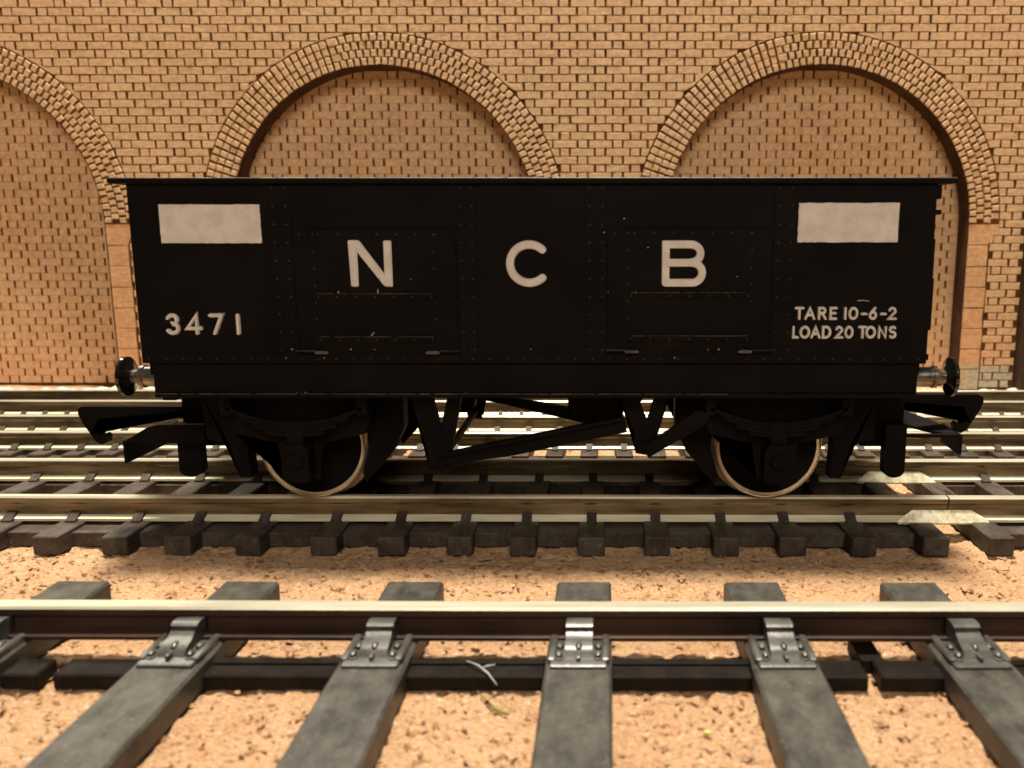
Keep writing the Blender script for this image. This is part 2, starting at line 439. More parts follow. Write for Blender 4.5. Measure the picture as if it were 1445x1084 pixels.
def stone_zone(x, z):
    """inside the jamb stones' footprint"""
    for c in AC:
        d = abs(x - c)
        if z < SZ and RI - 0.1 < d < (RI + 6.9 - 0.55 * max(0.0, (SZ - z)) if z > SZ - 4.2 else RI + 4.75): return True
    return False
def clip_poly(poly):
    out = []; moved = 0
    for x, z in poly:
        for c in AC:
            d = abs(x - c); s_ = 1 if x > c else -1
            if z >= SZ - 0.2:
                r = math.hypot(x - c, z - SZ); lim = RO + 0.28
                if r < lim:
                    k = lim / max(r, 0.01); moved += 1
                    dx = s_ * math.sqrt(max(0, lim ** 2 - (z - SZ) ** 2)) - (x - c); dz = math.sqrt(max(0, lim ** 2 - (x - c) ** 2)) - (z - SZ)
                    if abs(dx) < dz: x = x + dx
                    else: z = z + dz
            else:
                lim = (RI + 6.9 - 0.55 * (SZ - z)) if z > SZ - 4.2 else RI + 4.75
                lim += 0.35
                if d < lim: x = c + s_ * lim; moved += 1
        out.append((x, z))
    return out, moved

field = MB(); singles = []
for (a, b, z0, z1, kind) in courses(X0, X1, 0.0, TOP):
    if b - a < 0.5: continue
    mx, mz = (a + b) / 2, (z0 + z1) / 2
    poly = rect_poly(a, b, z0, z1)
    cl, moved = clip_poly(poly)
    ar = 0.5 * abs(sum(cl[k - 1][0] * cl[k][1] - cl[k][0] * cl[k - 1][1] for k in range(len(cl))))
    inside = any((abs(mx - c) < RI + 3 if mz < SZ else math.hypot(mx - c, mz - SZ) < RO - 1.6) for c in AC)
    if inside or ar < 0.45 or moved == len(poly): continue
    if ar > 1.08 * (b - a) * (z1 - z0): continue
    wd = max(p[0] for p in cl) - min(p[0] for p in cl); hg = max(p[1] for p in cl) - min(p[1] for p in cl)
    if wd < 0.35 or hg < 0.35: continue
    if abs(mx - 40.1) < 0.3 and mz > 79: pass
    # large and in full view: above the wagon rim, whole stretchers nearest the picture's middle
    if kind == 'stretcher' and moved == 0 and mz > 47 and mz < 84 and -122 < mx < 97:
        singles.append((abs(mx - 0) * 0.25 + abs(mz - 66), a, b, z0, z1, poly))
    else:
        v, f = brick_shape(cl, WY, 0.16 + random.uniform(-0.03, 0.03)); field.add(v, f)
singles.sort(key=lambda q: q[0])
for q in singles[300:]:
    v, f = brick_shape(q[5], WY, 0.16 + random.uniform(-0.03, 0.03)); field.add(v, f)
variants = []
for k in range(12):
    mbk = MB(); wd = PER - HP - GV; hg = CH - GH
    v, f = brick_shape(rect_poly(-wd / 2, wd / 2, -hg / 2, hg / 2), 0, 0.16 + random.uniform(-0.03, 0.03)); mbk.add(v, f)
    variants.append(mbk.mesh('brick', M['brick'], (0, 0, 0), 22))
for q in singles[:300]:
    place('brick', random.choice(variants), wall, ((q[1] + q[2]) / 2, WY, (q[3] + q[4]) / 2))
tag(field.build('brickwork', M['brick'], wall, smooth=22), kind='stuff')
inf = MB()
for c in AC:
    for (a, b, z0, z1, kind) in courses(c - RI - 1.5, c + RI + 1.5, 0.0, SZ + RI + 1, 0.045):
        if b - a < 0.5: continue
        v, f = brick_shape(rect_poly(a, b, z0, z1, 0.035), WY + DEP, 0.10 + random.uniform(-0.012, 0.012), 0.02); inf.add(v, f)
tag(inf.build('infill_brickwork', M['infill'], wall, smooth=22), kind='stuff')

# arch rings: four rings of small square bricks
ringrest = MB(); ringparts = []
for ci, c in enumerate(AC):
    nb = 73
    for ring in range(4):
        r0 = RI + 0.12 + ring * 1.65; r1 = r0 + 1.50
        for k in range(nb):
            t0 = math.pi * k / nb; t1 = math.pi * (k + 1) / nb; tm = (t0 + t1) / 2
            if tm < math.pi * 0.58 and ring % 2: t0 += math.pi / nb / 2; t1 += math.pi / nb / 2
            t0 += 0.0056; t1 -= 0.0056
            poly = []
            for t, r in ((t0, r0), (t1, r0), (t1, (r0 + r1) / 2), (t1, r1), ((t0 + t1) / 2, r1), (t0, r1), (t0, (r0 + r1) / 2)):
                rr = r + random.uniform(-0.10, 0.10); tt = t + random.uniform(-0.0022, 0.0022)
                poly.append((c + rr * math.cos(tt), SZ + rr * math.sin(tt)))
            ringparts.append((c + (r0 + r1) / 2 * math.cos(tm), SZ + (r0 + r1) / 2 * math.sin(tm), poly))
vis = [p for p in ringparts if p[1] > 46.5 and -123 < p[0] < 100]
vis.sort(key=lambda p: (abs(p[0] - 7) * 0.3 - p[1]))
chosen = set(id(p) for p in vis[:300])
for p in ringparts:
    v, f = brick_shape(p[2], WY, 0.30 + random.uniform(-0.06, 0.06), 0.12)
    if id(p) in chosen:
        o = MB().add(v, f).build('arch_brick', M['brick'], wall, smooth=22, origin=(p[0], WY, p[1]))
    else: ringrest.add(v, f)
tag(ringrest.build('arch_brickwork', M['brick'], wall, smooth=22), kind='stuff')
# jamb stones
for c in AC:
    for s_ in (-1, 1):
        zt = SZ - 0.15
        for k in range(8):
            z1 = zt - k * 4.66; z0 = max(0.0, z1 - 4.50)
            if z1 - z0 < 0.6: continue
            xi = c + s_ * (RI + 0.15)
            if k == 0: poly = [(xi, z0), (c + s_ * (RI + 4.75), z0), (c + s_ * (RI + 4.95), z0 + 0.6), (c + s_ * (RI + 6.75), z1 - 0.8), (c + s_ * (RI + 6.85), z1), (xi, z1)]
            else:
                wdt = 4.6 + random.uniform(-0.12, 0.12)
                poly = [(xi, z0), (xi + s_ * wdt / 2, z0), (xi + s_ * wdt, z0), (xi + s_ * wdt, (z0 + z1) / 2), (xi + s_ * wdt, z1), (xi + s_ * wdt / 2, z1), (xi, z1)]
            poly = [(x + random.uniform(-0.07, 0.07), z + random.uniform(-0.06, 0.06)) for x, z in poly]
            v, f = brick_shape(poly, WY, 0.17, 0.05)
            MB().add(v, f).build('jamb_stone', M['stone'], wall, smooth=22, origin=(c, WY, (z0 + z1) / 2))

# plaster crumbs at the wall's foot
pl = MB()
for k in range(90):
    x = random.uniform(-135, 104); big = random.random()
    r_ = 0.5 + 1.0 * big * big
    if -104 < x < 85 and random.random() < 0.5: continue
    bm = bmesh.new(); bmesh.ops.create_icosphere(bm, subdivisions=1, radius=1)
    for p in bm.verts: p.co = Vector((x + p.co.x * r_ * 1.9 * random.uniform(.8, 1.2), WY - 1.6 + p.co.y * 1.3 + random.uniform(-.2, .2), p.co.z * r_ * 0.8 * random.uniform(.7, 1.2)))
    pl.bm(bm)
tag(pl.build('plaster_crumbs', M['plaster'], None, smooth=35), 'pale crumbs of plaster along the foot of the brick wall', 'plaster', kind='stuff')

# the dark post at the wall's right end
post = thing('timber_post', 'dark brown timber post at the right end of the brick wall', 'post', (105.6, 88, 0))
MB().box(101.3, 111, 85.5, 100, 0, 92, 0.4).build('post_shaft', M['timber'], post)
MB().box(100.9, 111.4, 85.1, 100.4, 92, 94, 0.3).build('post_cap', M['timber'], post)

# ------------------------------------------------------------------ tracks
def rail_profile(yc, ztop, hgt, head, foot):
    hh = head / 2; fh = foot / 2; w_ = 0.32
    zb = ztop - hgt
    return [(yc - hh + 0.18, ztop), (yc - hh, ztop - 0.2), (yc - hh, ztop - 0.72), (yc - w_, ztop - 1.0), (yc - w_, zb + 0.62), (yc - fh, zb + 0.30), (yc - fh, zb),
            (yc + fh, zb), (yc + fh, zb + 0.30), (yc + w_, zb + 0.62), (yc + w_, ztop - 1.0), (yc + hh, ztop - 0.72), (yc + hh, ztop - 0.2), (yc + hh - 0.18, ztop)]

def rail(parent, x0, x1, yc, ztop, hgt, head, foot, side, name='rail'):
    pr = rail_profile(yc, ztop, hgt, head, foot); n = len(pr)
    xs_ = np.linspace(x0, x1, max(2, int((x1 - x0) / 12)))
    mb = MB(); v = []
    for i, x in enumerate(xs_):
        dy = 0.03 * math.sin(x * 0.11 + yc); dz = 0.02 * math.sin(x * 0.07 + 2 * yc)
        v += [(x, y + dy, z + dz) for y, z in pr]
    mb.v = v
    for i in range(len(xs_) - 1):
        for k in range(n):
            l = (k + 1) % n
            mb.f.append((i * n + k, i * n + l, (i + 1) * n + l, (i + 1) * n + k))
            mb.m.append(0 if k in (0, 12, 13) else 2 if side != 'tarnish' and k in (4, 5, 7, 8) else 1)
    mb.f.append(tuple(range(n))); mb.m.append(1)
    mb.f.append(tuple(range((len(xs_) - 1) * n, len(xs_) * n))); mb.m.append(1)
    return mb.build(name, [M['bright'], M[side], M['foot']], parent)

def sleeper_mesh(wid, y0, y1, z1, mat, b, yc=0.0):
    """a moulded sleeper with slightly uneven, worn edges"""
    ny_ = int((y1 - y0) / 1.1); nx_ = 5; nz_ = 2
    bm = bmesh.new(); bmesh.ops.create_cube(bm, size=1)
    for p in bm.verts: p.co = Vector((p.co.x * wid, (y0 + y1) / 2 - yc + p.co.y * (y1 - y0), 0.02 + (p.co.z + 0.5) * (z1 - 0.02)))
    bmesh.ops.bevel(bm, geom=[e for e in bm.edges], offset=b, segments=1, affect='EDGES')
    for k in range(1, ny_):
        y = y0 - yc + (y1 - y0) * k / ny_
        bmesh.ops.bisect_plane(bm, geom=bm.verts[:] + bm.edges[:] + bm.faces[:], plane_co=(0, y, 0), plane_no=(0, 1, 0))
    ph = random.uniform(0, 99); am = 0.014
    for p in bm.verts:
        e_ = 1.0 if abs(p.co.x) > wid * 0.4 else 0.35
        p.co.x += am * e_ * (random.uniform(-0.5, 0.5) + math.sin(p.co.y * 1.3 + ph + p.co.x))
        if p.co.z > z1 * 0.5: p.co.z += am * 0.5 * (random.uniform(-0.6, 0.6) + 0.5 * math.sin(p.co.y * 0.9 + ph))
    return MB().bm(bm).mesh('sleeper', mat, (0, 0, 0), 30)

# --- foreground track (large scale, wide sleepers)
TA = thing('model_track', 'large foreground track with wide grey sleepers and chunky rail chairs', 'track', (5, -54, 0), 'model railway tracks')
ZS = 2.3
for yc in (-38.7, -70.7): rail(TA, -150, 150, yc, 5.0, 2.65, 1.6, 2.6, 'tarnish')
slA = [sleeper_mesh(5.3 + d, -81.9, -27.5, ZS, M['sleeperA'], 0.22, -54.7) for d in (-0.1, 0.0, 0.12)]
def chairA_mesh():
    m = MB()
    # plate with raised lip, clip tab curling up on the rail, four bolts
    m.box(-2.15, 2.15, -3.4, -1.0, ZS - 0.05, ZS + 0.32, 0.10)
    m.box(-2.35, -1.75, -3.0, -0.6, ZS - 0.05, ZS + 0.55, 0.12)
    m.box(1.75, 2.35, -3.0, -0.6, ZS - 0.05, ZS + 0.55, 0.12)
    prof = [(-2.75, ZS + 0.30), (-2.62, ZS + 0.72), (-2.3, ZS + 1.00), (-1.9, ZS + 1.12), (-1.55, ZS + 1.26), (-1.36, ZS + 1.52), (-1.42, ZS + 1.80), (-1.25, ZS + 1.98), (-0.9, ZS + 2.0), (-0.45, ZS + 1.85), (-0.3, ZS + 0.3)]
    m.prism(prof, 'x', -1.05, 1.05)
    m.lathe([(0.30, 0), (0.30, 0.25), (0.18, 0.42), (0.0, 0.46)], (0, -2.25, ZS + 0.72), 'z', 10)
    m.box(-0.16, 0.16, -3.1, -2.5, ZS + 0.3, ZS + 0.75, 0.06)
    for x in (-1.5, 1.5):
        m.lathe([(0.36, 0), (0.36, 0.12), (0.26, 0.16), (0.24, 0.40), (0.12, 0.52), (0, 0.54)], (x, -2.65, ZS + 0.30), 'z', 12)
        m.lathe([(0.30, 0), (0.28, 0.3), (0.12, 0.42), (0, 0.44)], (x, -1.75, ZS + 0.30), 'z', 12)
    m2 = MB(); m2.v = [(x * 1.03, (y + 0.3) * 1.78 - 0.3 if y < -0.3 else y, z) for x, y, z in m.v]; m2.f = m.f; m2.m = m.m
    return m2.mesh('chair', M['chairA'], (0, 0, 0), 40), None
cA, _ = chairA_mesh()
def chair_outer(cm):
    m = cm.copy(); m.name = 'chair'
    m.transform(Matrix.Scale(-1, 4, (0, 1, 0))); m.flip_normals(); return m
cAo = chair_outer(cA)
xa = [-91.2, -75.1, -58.9, -42.8, -26.8, -10.8, 5.3, 21.6, 36.7, 53.0, 69.2, 85.3]
for i, x in enumerate(xa):
    s_ = place('sleeper', slA[i % 3], TA, (x, -54.7, 0)); s_.rotation_euler = (0, R(random.uniform(-0.5, 0.5)), R(random.uniform(-0.6, 0.6)))
    place('chair', cA, s_, (x, -38.7, 0)); place('chair', cAo, s_, (x, -70.7, 0))
    place('chair', cA, s_, (x, -70.7, 0))
gap_after = {(-42.8): 'left', 21.6: 'right'}
for a, b in zip(xa[:-1], xa[1:]):
    for y in (-42.6, -66.8):
        m = MB(); x0_, x1_ = a + 2.6, b - 2.6
        if a == 21.6 and y > -50:
            m.box(x0_, x0_ + 3.9, y - 1.2, y + 1.5, 0.02, 1.35, 0.15); m.box(x0_ + 4.9, x1_, y - 1.2, y + 1.5, 0.02, 1.35, 0.15)
            m.box(x0_ + 4.1, x0_ + 6.0, y + 1.6, -37, 0.02, 1.3, 0.1)
        elif a == -42.8 and y > -50:
            m.box(x0_, x0_ + 3.0, y - 1.2, y + 1.5, 0.02, 1.35, 0.15); m.box(x0_ + 4.2, x1_, y - 1.2, y + 1.5, 0.02, 1.35, 0.15)
        else:
            m.box(x0_, x1_, y - 1.2, y + 1.5, 0.02, 1.35, 0.15); m.box(x0_, x1_, y + 0.4, y + 1.2, 1.35, 1.6, 0.08)
        m.build('sleeper_tie', M['webA'], TA)

# --- small-scale tracks: the one under the wagon and the two behind it
def chair_small(zs, w_, k):
    m = MB()
    prof = [(-2.0 * k, zs - 0.05), (-2.0 * k, zs + 0.25 * k), (-1.45 * k, zs + 0.55 * k), (-1.0 * k, zs + 0.85 * k), (-0.62 * k, zs + 1.15 * k), (-0.34, zs + 1.1 * k), (-0.34, zs + 0.1)]
    m.prism(prof, 'x', -w_ / 2, w_ / 2)
    me_ = m.mesh('chair', M['sleeperB'], (0, 0, 0))
    return me_, chair_outer(me_)

XJ = 47.8
def small_track(label, xlist, yr, x0, x1, y0, y1, wid, zs, ztop, head, foot, chair, web=None, joined=False):
    yc = (yr[0] + yr[1]) / 2
    T = thing('model_track', label, 'track', ((x0 + x1) / 2, yc, 0), 'model railway tracks')
    for y in yr: rail(T, x0, x1, y, ztop, ztop - zs + 0.05, head, foot, 'nickel')
    ch = chair_small(zs, *chair)
    if joined:
        m = MB(); m.box(-wid / 2, wid / 2, y0 - yc, y1 - yc, 0.02, zs, 0.12)
        for y in yr:
            for cm in ch:
                m.add([(v.co.x / S, v.co.y / S + y - yc, v.co.z / S) for v in cm.vertices], [tuple(p.vertices) for p in cm.polygons])
        variants_ = [m.mesh('sleeper', M['sleeperB'], (0, 0, 0))]
    else:
        variants_ = [sleeper_mesh(wid + d, y0, y1, zs, M['sleeperB'], 0.14, yc) for d in (-0.08, 0.0, 0.07)]
    for i, x in enumerate(xlist):
        s_ = place('sleeper', variants_[i % len(variants_)], T, (x, yc, 0)); s_.rotation_euler = (R(random.uniform(-0.25, 0.25)), R(random.uniform(-1.2, 1.2)), R(random.uniform(-1.1, 1.1)))
        if not joined:
            for y in yr:
                if abs(x - XJ) < 4.5: continue
                for cm in ch: place('chair', cm, s_, (x, y, 0))
    if web:
        for (ya, yb, zt) in web:
            MB().box(min(xlist), max(xlist), ya, yb, 0.02, zt, 0.08).build('sleeper_tie', M['sleeperB'], T)
    return T

YB = (-8.7, 7.8)
webB = [(-12.4, -7.0, 1.7), (6.4, 12.0, 1.7)]
xb = [-100.1, -92.6, -85.1, -77.6, -70.1, -62.6, -55.0, -47.4, -39.9, -32.3, -24.0, -16.4, -8.9, -1.4, 6.0, 13.5, 21.0, 28.4, 36.1, 44.2]
TB = small_track('long track piece the black wagon stands on', xb, YB, -104, XJ - 0.09, -15.2, 15.0, 2.9, 2.2, 5.0, 1.15, 2.1, (1.15, 0.85), webB)
TB2 = small_track('short piece of wagon track joined on at the right by pale rail joiners', [51.7, 59.2, 66.7, 74.2, 81.7, 89.2, 96.7], YB, XJ + 0.09, 101, -15.2, 15.0, 2.9, 2.2, 5.0, 1.15, 2.1, (1.15, 0.85), webB)
for y in YB:
    m = MB(); xa_, xb_ = XJ - 6.1, XJ + 4.6
    for s_ in (-1, 1):
        prof = [(xa_, 2.25), (xa_ + 0.35, 2.62), (xa_ + 1.9, 3.45), (xb_ - 1.9, 3.45), (xb_ - 0.35, 2.62), (xb_, 2.25)]
        v = []
        for px, pz in prof: v.append((px, y + s_ * (0.50 + (3.45 - pz) * 0.70), pz))
        for px, pz in prof: v.append((px, y + s_ * (0.34 + (3.45 - pz) * 0.70), pz - 0.05))
        n = 6
        m.add(v, [tuple(range(n)), tuple(range(n, 2 * n))[::-1]] + [(i, (i + 1) % n, n + (i + 1) % n, n + i) for i in range(n)])
    m.box(xa_, xb_, y - 1.45, y + 1.45, 1.98, 2.24, 0.05)
    m.build('rail_joiner', M['joiner'], TB)
xc = [-84.5 + 5.28 * k for k in range(-8, 38)]
TC = small_track('narrow track directly behind the wagon, fine closely spaced sleepers', xc, (24.7, 36.9), -140, 130, 20.6, 41.0, 2.6, 2.2, 4.9, 0.95, 1.9, (1.0, 0.8), [(21.6, 23.0, 1.5), (38.5, 40, 1.5)], joined=True)
xd = [-104.1 + 4.02 * k for k in range(-10, 56)]
TD = small_track('farthest and narrowest track, along the foot of the brick wall', xd, (50.0, 60.7), -150, 130, 46.8, 63.9, 1.9, 2.2, 4.9, 0.85, 1.6, (0.8, 0.7), [(47.6, 48.9, 1.5)], joined=True)

# ------------------------------------------------------------------ the wagon
WG = thing('coal_wagon', 'black model coal wagon lettered NCB with white panels', 'wagon', (0, 0, 5.0))
BX0, BX1 = -41.4, 41.3; HY = 16.5; BZ0, BZ1 = 21.9, 40.4
K = M['black']
for s_ in (-1, 1):
    y0, y1 = (s_ * HY, s_ * (HY - 1.0)); y0, y1 = min(y0, y1), max(y0, y1)
    sd = MB().box(BX0, BX1, y0, y1, BZ0, BZ1, 0.06).build('body_side', K, WG)
    if s_ == -1: near_side = sd
    else: far_side = sd
MB().box(BX0 + 0.01, BX0 + 1.0, -HY + 1.0, HY - 1.0, BZ0, BZ1).build('body_end', K, WG)
e = MB().box(BX1 - 1.0, BX1 - 0.01, -HY + 1.0, HY - 1.0, BZ0, BZ1)
eo = e.build('body_end', K, WG)
MB().box(BX0 + 0.5, BX1 - 0.5, -HY + 0.5, HY - 0.5, 20.6, 21.9).build('floor', K, WG)
# end fittings at the right hand end (door ribs and hinge lugs)
for (za, zb, pr, ya, yb) in ((38.9, 40.3, 0.55, -16.3, 16.3), (37.35, 37.85, 1.0, -15.4, 15.4), (35.7, 36.5, 0.32, -15.8, 15.8), (30.9, 34.9, 0.30, -16.1, -14.6), (25.4, 30.9, 0.42, -16.1, -14.6),
                             (30.9, 34.9, 0.30, 14.6, 16.1), (25.4, 30.9, 0.42, 14.6, 16.1), (22.0, 22.65, 1.0, -14.5, 14.5), (23.3, 24.3, 0.35, -15.0, 15.0)):
    MB().box(BX1 + 0.003, BX1 + pr, ya, yb, za, zb, 0.08).build('end_rib', K, eo)
for (x) in (-26, -13, 0, 13, 26):
    pass
# top rim
rm = MB()
rm.box(-43.1, 43.15, -HY - 0.45, -HY + 1.15, 40.42, 41.0, 0.10); rm.box(-43.1, 43.15, HY - 1.15, HY + 0.45, 40.42, 41.0, 0.10)
rm.box(-43.1, -40.3, -HY + 1.16, HY - 1.16, 40.42, 41.0, 0.10); rm.box(40.2, 43.15, -HY + 1.16, HY - 1.16, 40.42, 41.0, 0.10)
rmo = rm.build('top_rim', K, WG)

YF = -HY            # plane of the near side
RIM = rmo
# plating: raised straps, doors with bars, hinges, rivets
def worn_glint(x0, x1, y, z, par, r=0.055):
    """highlight painted in scuffed grey along a top edge, broken in places"""
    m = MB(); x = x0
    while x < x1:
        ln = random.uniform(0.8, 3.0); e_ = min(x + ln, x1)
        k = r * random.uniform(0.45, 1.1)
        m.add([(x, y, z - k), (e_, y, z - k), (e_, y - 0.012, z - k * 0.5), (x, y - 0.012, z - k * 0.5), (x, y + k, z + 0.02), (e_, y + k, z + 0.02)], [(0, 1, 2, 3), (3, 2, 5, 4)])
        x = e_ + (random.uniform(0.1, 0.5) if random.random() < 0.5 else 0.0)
    return m.build('worn_glint', M['worn'], par)
def strap(x0, x1, z0, z1, pr=0.07, par=near_side, nm='strap'):
    return MB().box(x0, x1, YF - pr, YF + 0.02, z0, z1, 0.05).build(nm, K, par)
worn_glint(-42.9, 43.0, -HY - 0.458, 41.0, RIM, 0.06)
for (x0, x1) in ((-27.0, -24.7), (-7.8, -5.7), (5.4, 7.7), (24.8, 27.1)): strap(x0, x1, 22.0, 40.2)
strap(-41.2, 41.1, 21.95, 22.95, 0.08, nm='bottom_strip')
for (dx0, dx1, xa_, xb_, zoff) in ((-24.6, -7.9, -22.4, -10.3, 0.0), (7.8, 24.7, 10.1, 22.4, 0.12)):
    door = MB().box(dx0, dx1, YF - 0.09, YF + 0.02, 23.25 + zoff, 35.85 + zoff, 0.04).build('door', K, WG)
    for zc in (29.3 + zoff, 24.8 + zoff):
        prof = [(YF - 0.10, zc - 0.75), (YF - 0.16, zc - 0.68), (YF - 0.34, zc - 0.16), (YF - 0.34, zc), (YF - 0.10, zc + 0.03)]
        db = MB().prism(prof, 'x', xa_, xb_).build('door_bar', K, door)
        worn_glint(xa_ + 0.1, xb_ - 0.1, YF - 0.345, zc, door)
    for zc in (35.86 + zoff,):
        MB().box(dx0 + 1.5, dx1 - 0.8, YF - 0.17, YF - 0.02, zc, zc + 0.15, 0.04).build('top_bar', K, door)
    for xh in (xa_ + 0.2, xb_ - 0.25):
        m = MB(); m.box(xh - 0.55, xh + 0.55, YF - 0.55, YF - 0.1, 22.95 + zoff, 23.30 + zoff, 0.07)
        m.lathe([(0.0, -0.7), (0.14, -0.7), (0.14, 0.7), (0, 0.7)], (xh, YF - 0.38, 23.1 + zoff), 'x', 8)
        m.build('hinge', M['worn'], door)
    for (ha, hb) in ((xa_ - 2.5, xa_ - 0.4), (xb_ + 0.5, xb_ + 2.7)):
        MB().box(ha, hb, YF - 0.42, YF - 0.02, 23.05 + zoff, 23.32 + zoff, 0.05).build('hinge_rail', K, door)
        worn_glint(ha, hb, YF - 0.425, 23.32 + zoff, door, 0.05)
rv = MB()
def rivet(x, z, y, r_=0.11):
    n = 7
    v = [(x + r_ * math.cos(6.2832 * k / n), y, z + r_ * math.sin(6.2832 * k / n)) for k in range(n)]
    v += [(x + r_ * 0.6 * math.cos(6.2832 * k / n), y - r_ * 0.7, z + r_ * 0.6 * math.sin(6.2832 * k / n)) for k in range(n)] + [(x, y - r_ * 0.85, z)]
    f = [(k, (k + 1) % n, n + (k + 1) % n, n + k) for k in range(n)] + [(n + k, n + (k + 1) % n, 2 * n) for k in range(n)]
    rv.add(v, f)
for x in (-26.5, -25.2, -7.3, -6.2, 5.9, 7.2, 25.3, 26.6):
    for k in range(10): rivet(x, 23.4 + k * 1.85, YF - 0.07)
for k in range(46):
    x = -40.6 + k * 1.8
    rivet(x, 22.4, YF - (0.075 if any(a < x < b for a, b in ((-27.0, -24.7), (-7.8, -5.7), (5.4, 7.7), (24.8, 27.1))) else 0.08))
for (xa_, xb_, zo) in ((-22.6, -10.2, 0), (9.9, 22.6, .12)):
    for x in (xa_, xb_):
        for k in range(6): rivet(x, 26.6 + zo + k * 1.75, YF - 0.09)
    for z in (28.95 + zo, 24.45 + zo):
        for k in range(7): rivet(xa_ + 0.3 + k * (xb_ - xa_ - 0.6) / 6, z, YF - 0.28, 0.11)
    for k in range(8): rivet(xa_ - 1.4 + k * 2.0, 35.35 + zo, YF - 0.09)
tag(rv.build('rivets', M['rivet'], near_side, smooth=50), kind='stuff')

# white panels
def jag(x0, x1, z0, z1, r=0.05):
    p = []
    for a, b in (((x0, z0), (x1, z0)), ((x1, z0), (x1, z1)), ((x1, z1), (x0, z1)), ((x0, z1), (x0, z0))):
        n = int(max(abs(a[0] - b[0]), abs(a[1] - b[1])) / 0.35)
        for k in range(n):
            t = k / n; j = 0 if k == 0 else random.uniform(-r, r)
            nx_, nz_ = (0, 1) if a[1] == b[1] else (1, 0)
            p.append((a[0] + (b[0] - a[0]) * t + nx_ * j, a[1] + (b[1] - a[1]) * t + nz_ * j))
    return p
MB().prism(jag(-38.2, -27.85, 34.45, 38.35, 0.03), 'y', YF - 0.10, YF + 0.01).build('white_panel', M['white'], near_side)
MB().prism(jag(27.25, 37.5, 34.55, 38.5, 0.04), 'y', YF - 0.10 - 0.0, YF + 0.01).build('white_panel', M['white'], near_side)

# lettering
def arc(cx, cz, rx, rz, a0, a1, n=14):
    return [(cx + rx * math.cos(R(a0 + (a1 - a0) * k / n)), cz + rz * math.sin(R(a0 + (a1 - a0) * k / n))) for k in range(n + 1)]
def glyph(ch):
    """strokes in a box 0..1 high; returns (width, strokes, closed flags)"""
    G = {
     '3': (0.66, [arc(.31, .745, .27, .255, 155, -75, 12) + arc(.31, .27, .31, .27, 82, -150, 14)]),
     '4': (0.80, [[(0.56, 0.0), (0.56, 1.0), (0.0, 0.26), (0.80, 0.26)]]),
     '7': (0.64, [[(0.0, 1.0), (0.62, 1.0), (0.2, 0.0)]]),
     '1': (0.16, [[(0.08, 1.0), (0.08, 0.0)]]),
     'I': (0.12, [[(0.06, 1.0), (0.06, 0.0)]]),
     'T': (0.70, [[(0.0, 1.0), (0.7, 1.0)], [(0.35, 1.0), (0.35, 0.0)]]),
     'A': (0.80, [[(0.0, 0.0), (0.40, 1.0), (0.80, 0.0)], [(0.17, 0.34), (0.63, 0.34)]]),
     'R': (0.66, [[(0.04, 0.0), (0.04, 1.0), (0.34, 1.0)] + arc(.36, .76, .24, .24, 80, -90, 8) + [(0.04, 0.50)], [(0.32, 0.5), (0.66, 0.0)]]),
     'E': (0.56, [[(0.56, 1.0), (0.04, 1.0), (0.04, 0.0), (0.56, 0.0)], [(0.04, 0.52), (0.48, 0.52)]]),
     '0': (0.74, [arc(.37, .5, .35, .5, 90, 450, 20)]),
     'O': (0.86, [arc(.43, .5, .42, .5, 90, 450, 20)]),
     '6': (0.62, [[(0.50, 1.0), (0.18, 0.62)] + arc(.31, .31, .28, .31, 150, 480, 16)]),
     '2': (0.64, [arc(.31, .72, .28, .28, 165, -20, 10) + [(0.02, 0.0), (0.64, 0.0)]]),
     '-': (0.40, [[(0.0, 0.45), (0.40, 0.45)]]),
     'L': (0.50, [[(0.04, 1.0), (0.04, 0.0), (0.50, 0.0)]]),
     'D': (0.78, [[(0.04, 0.0), (0.04, 1.0), (0.34, 1.0)] + arc(.34, .5, .42, .5, 80, -80, 12) + [(0.34, 0.0), (0.0, 0.0)]]),
     'N': (0.74, [[(0.04, 0.0), (0.04, 1.0), (0.70, 0.0), (0.70, 1.0)]]),
     'S': (0.58, [arc(.29, .75, .26, .25, 40, 250, 10) + arc(.29, .26, .28, .26, 80, -145, 12)]),
    }
    return G[ch]
def put(ch, x, z, hgt, wscale, w_, raise_, name):
    wd, st = glyph(ch); m = MB()
    for i, s_ in enumerate(st):
        pts = [(x + p[0] * hgt * wscale, z + p[1] * hgt) for p in s_]
        closed = ch in '0O'
        if closed: pts = pts[:-1]
        m.stroke(pts, w_, YF - 0.005, raise_ + 0.012 * i, closed)
    m.build(name, M['white'], near_side, smooth=35)
for ch, x in (('3', -38.35), ('4', -36.25), ('7', -33.75), ('1', -31.05)):
    put(ch, x, 25.15, 1.85, {'3': .98, '4': .98, '7': 1.02, '1': 1}[ch], 0.46, 0.24, 'digit')
for ch, x in (('T', 27.35), ('A', 28.4), ('R', 29.75), ('E', 30.95), ('I', 32.45), ('0', 32.95), ('-', 34.25), ('6', 35.05), ('-', 36.25), ('2', 37.05)):
    put(ch, x, 26.68, 1.10, 1.0, 0.30, 0.20, 'letter' if ch.isalpha() else 'digit')
for ch, x in (('L', 27.15), ('O', 27.95), ('A', 29.1), ('D', 30.25), ('2', 31.65), ('0', 32.62), ('T', 34.05), ('O', 34.82), ('N', 36.1), ('S', 37.25)):
    put(ch, x, 24.72, 1.08, 0.94, 0.31, 0.20, 'letter' if ch.isalpha() else 'digit')
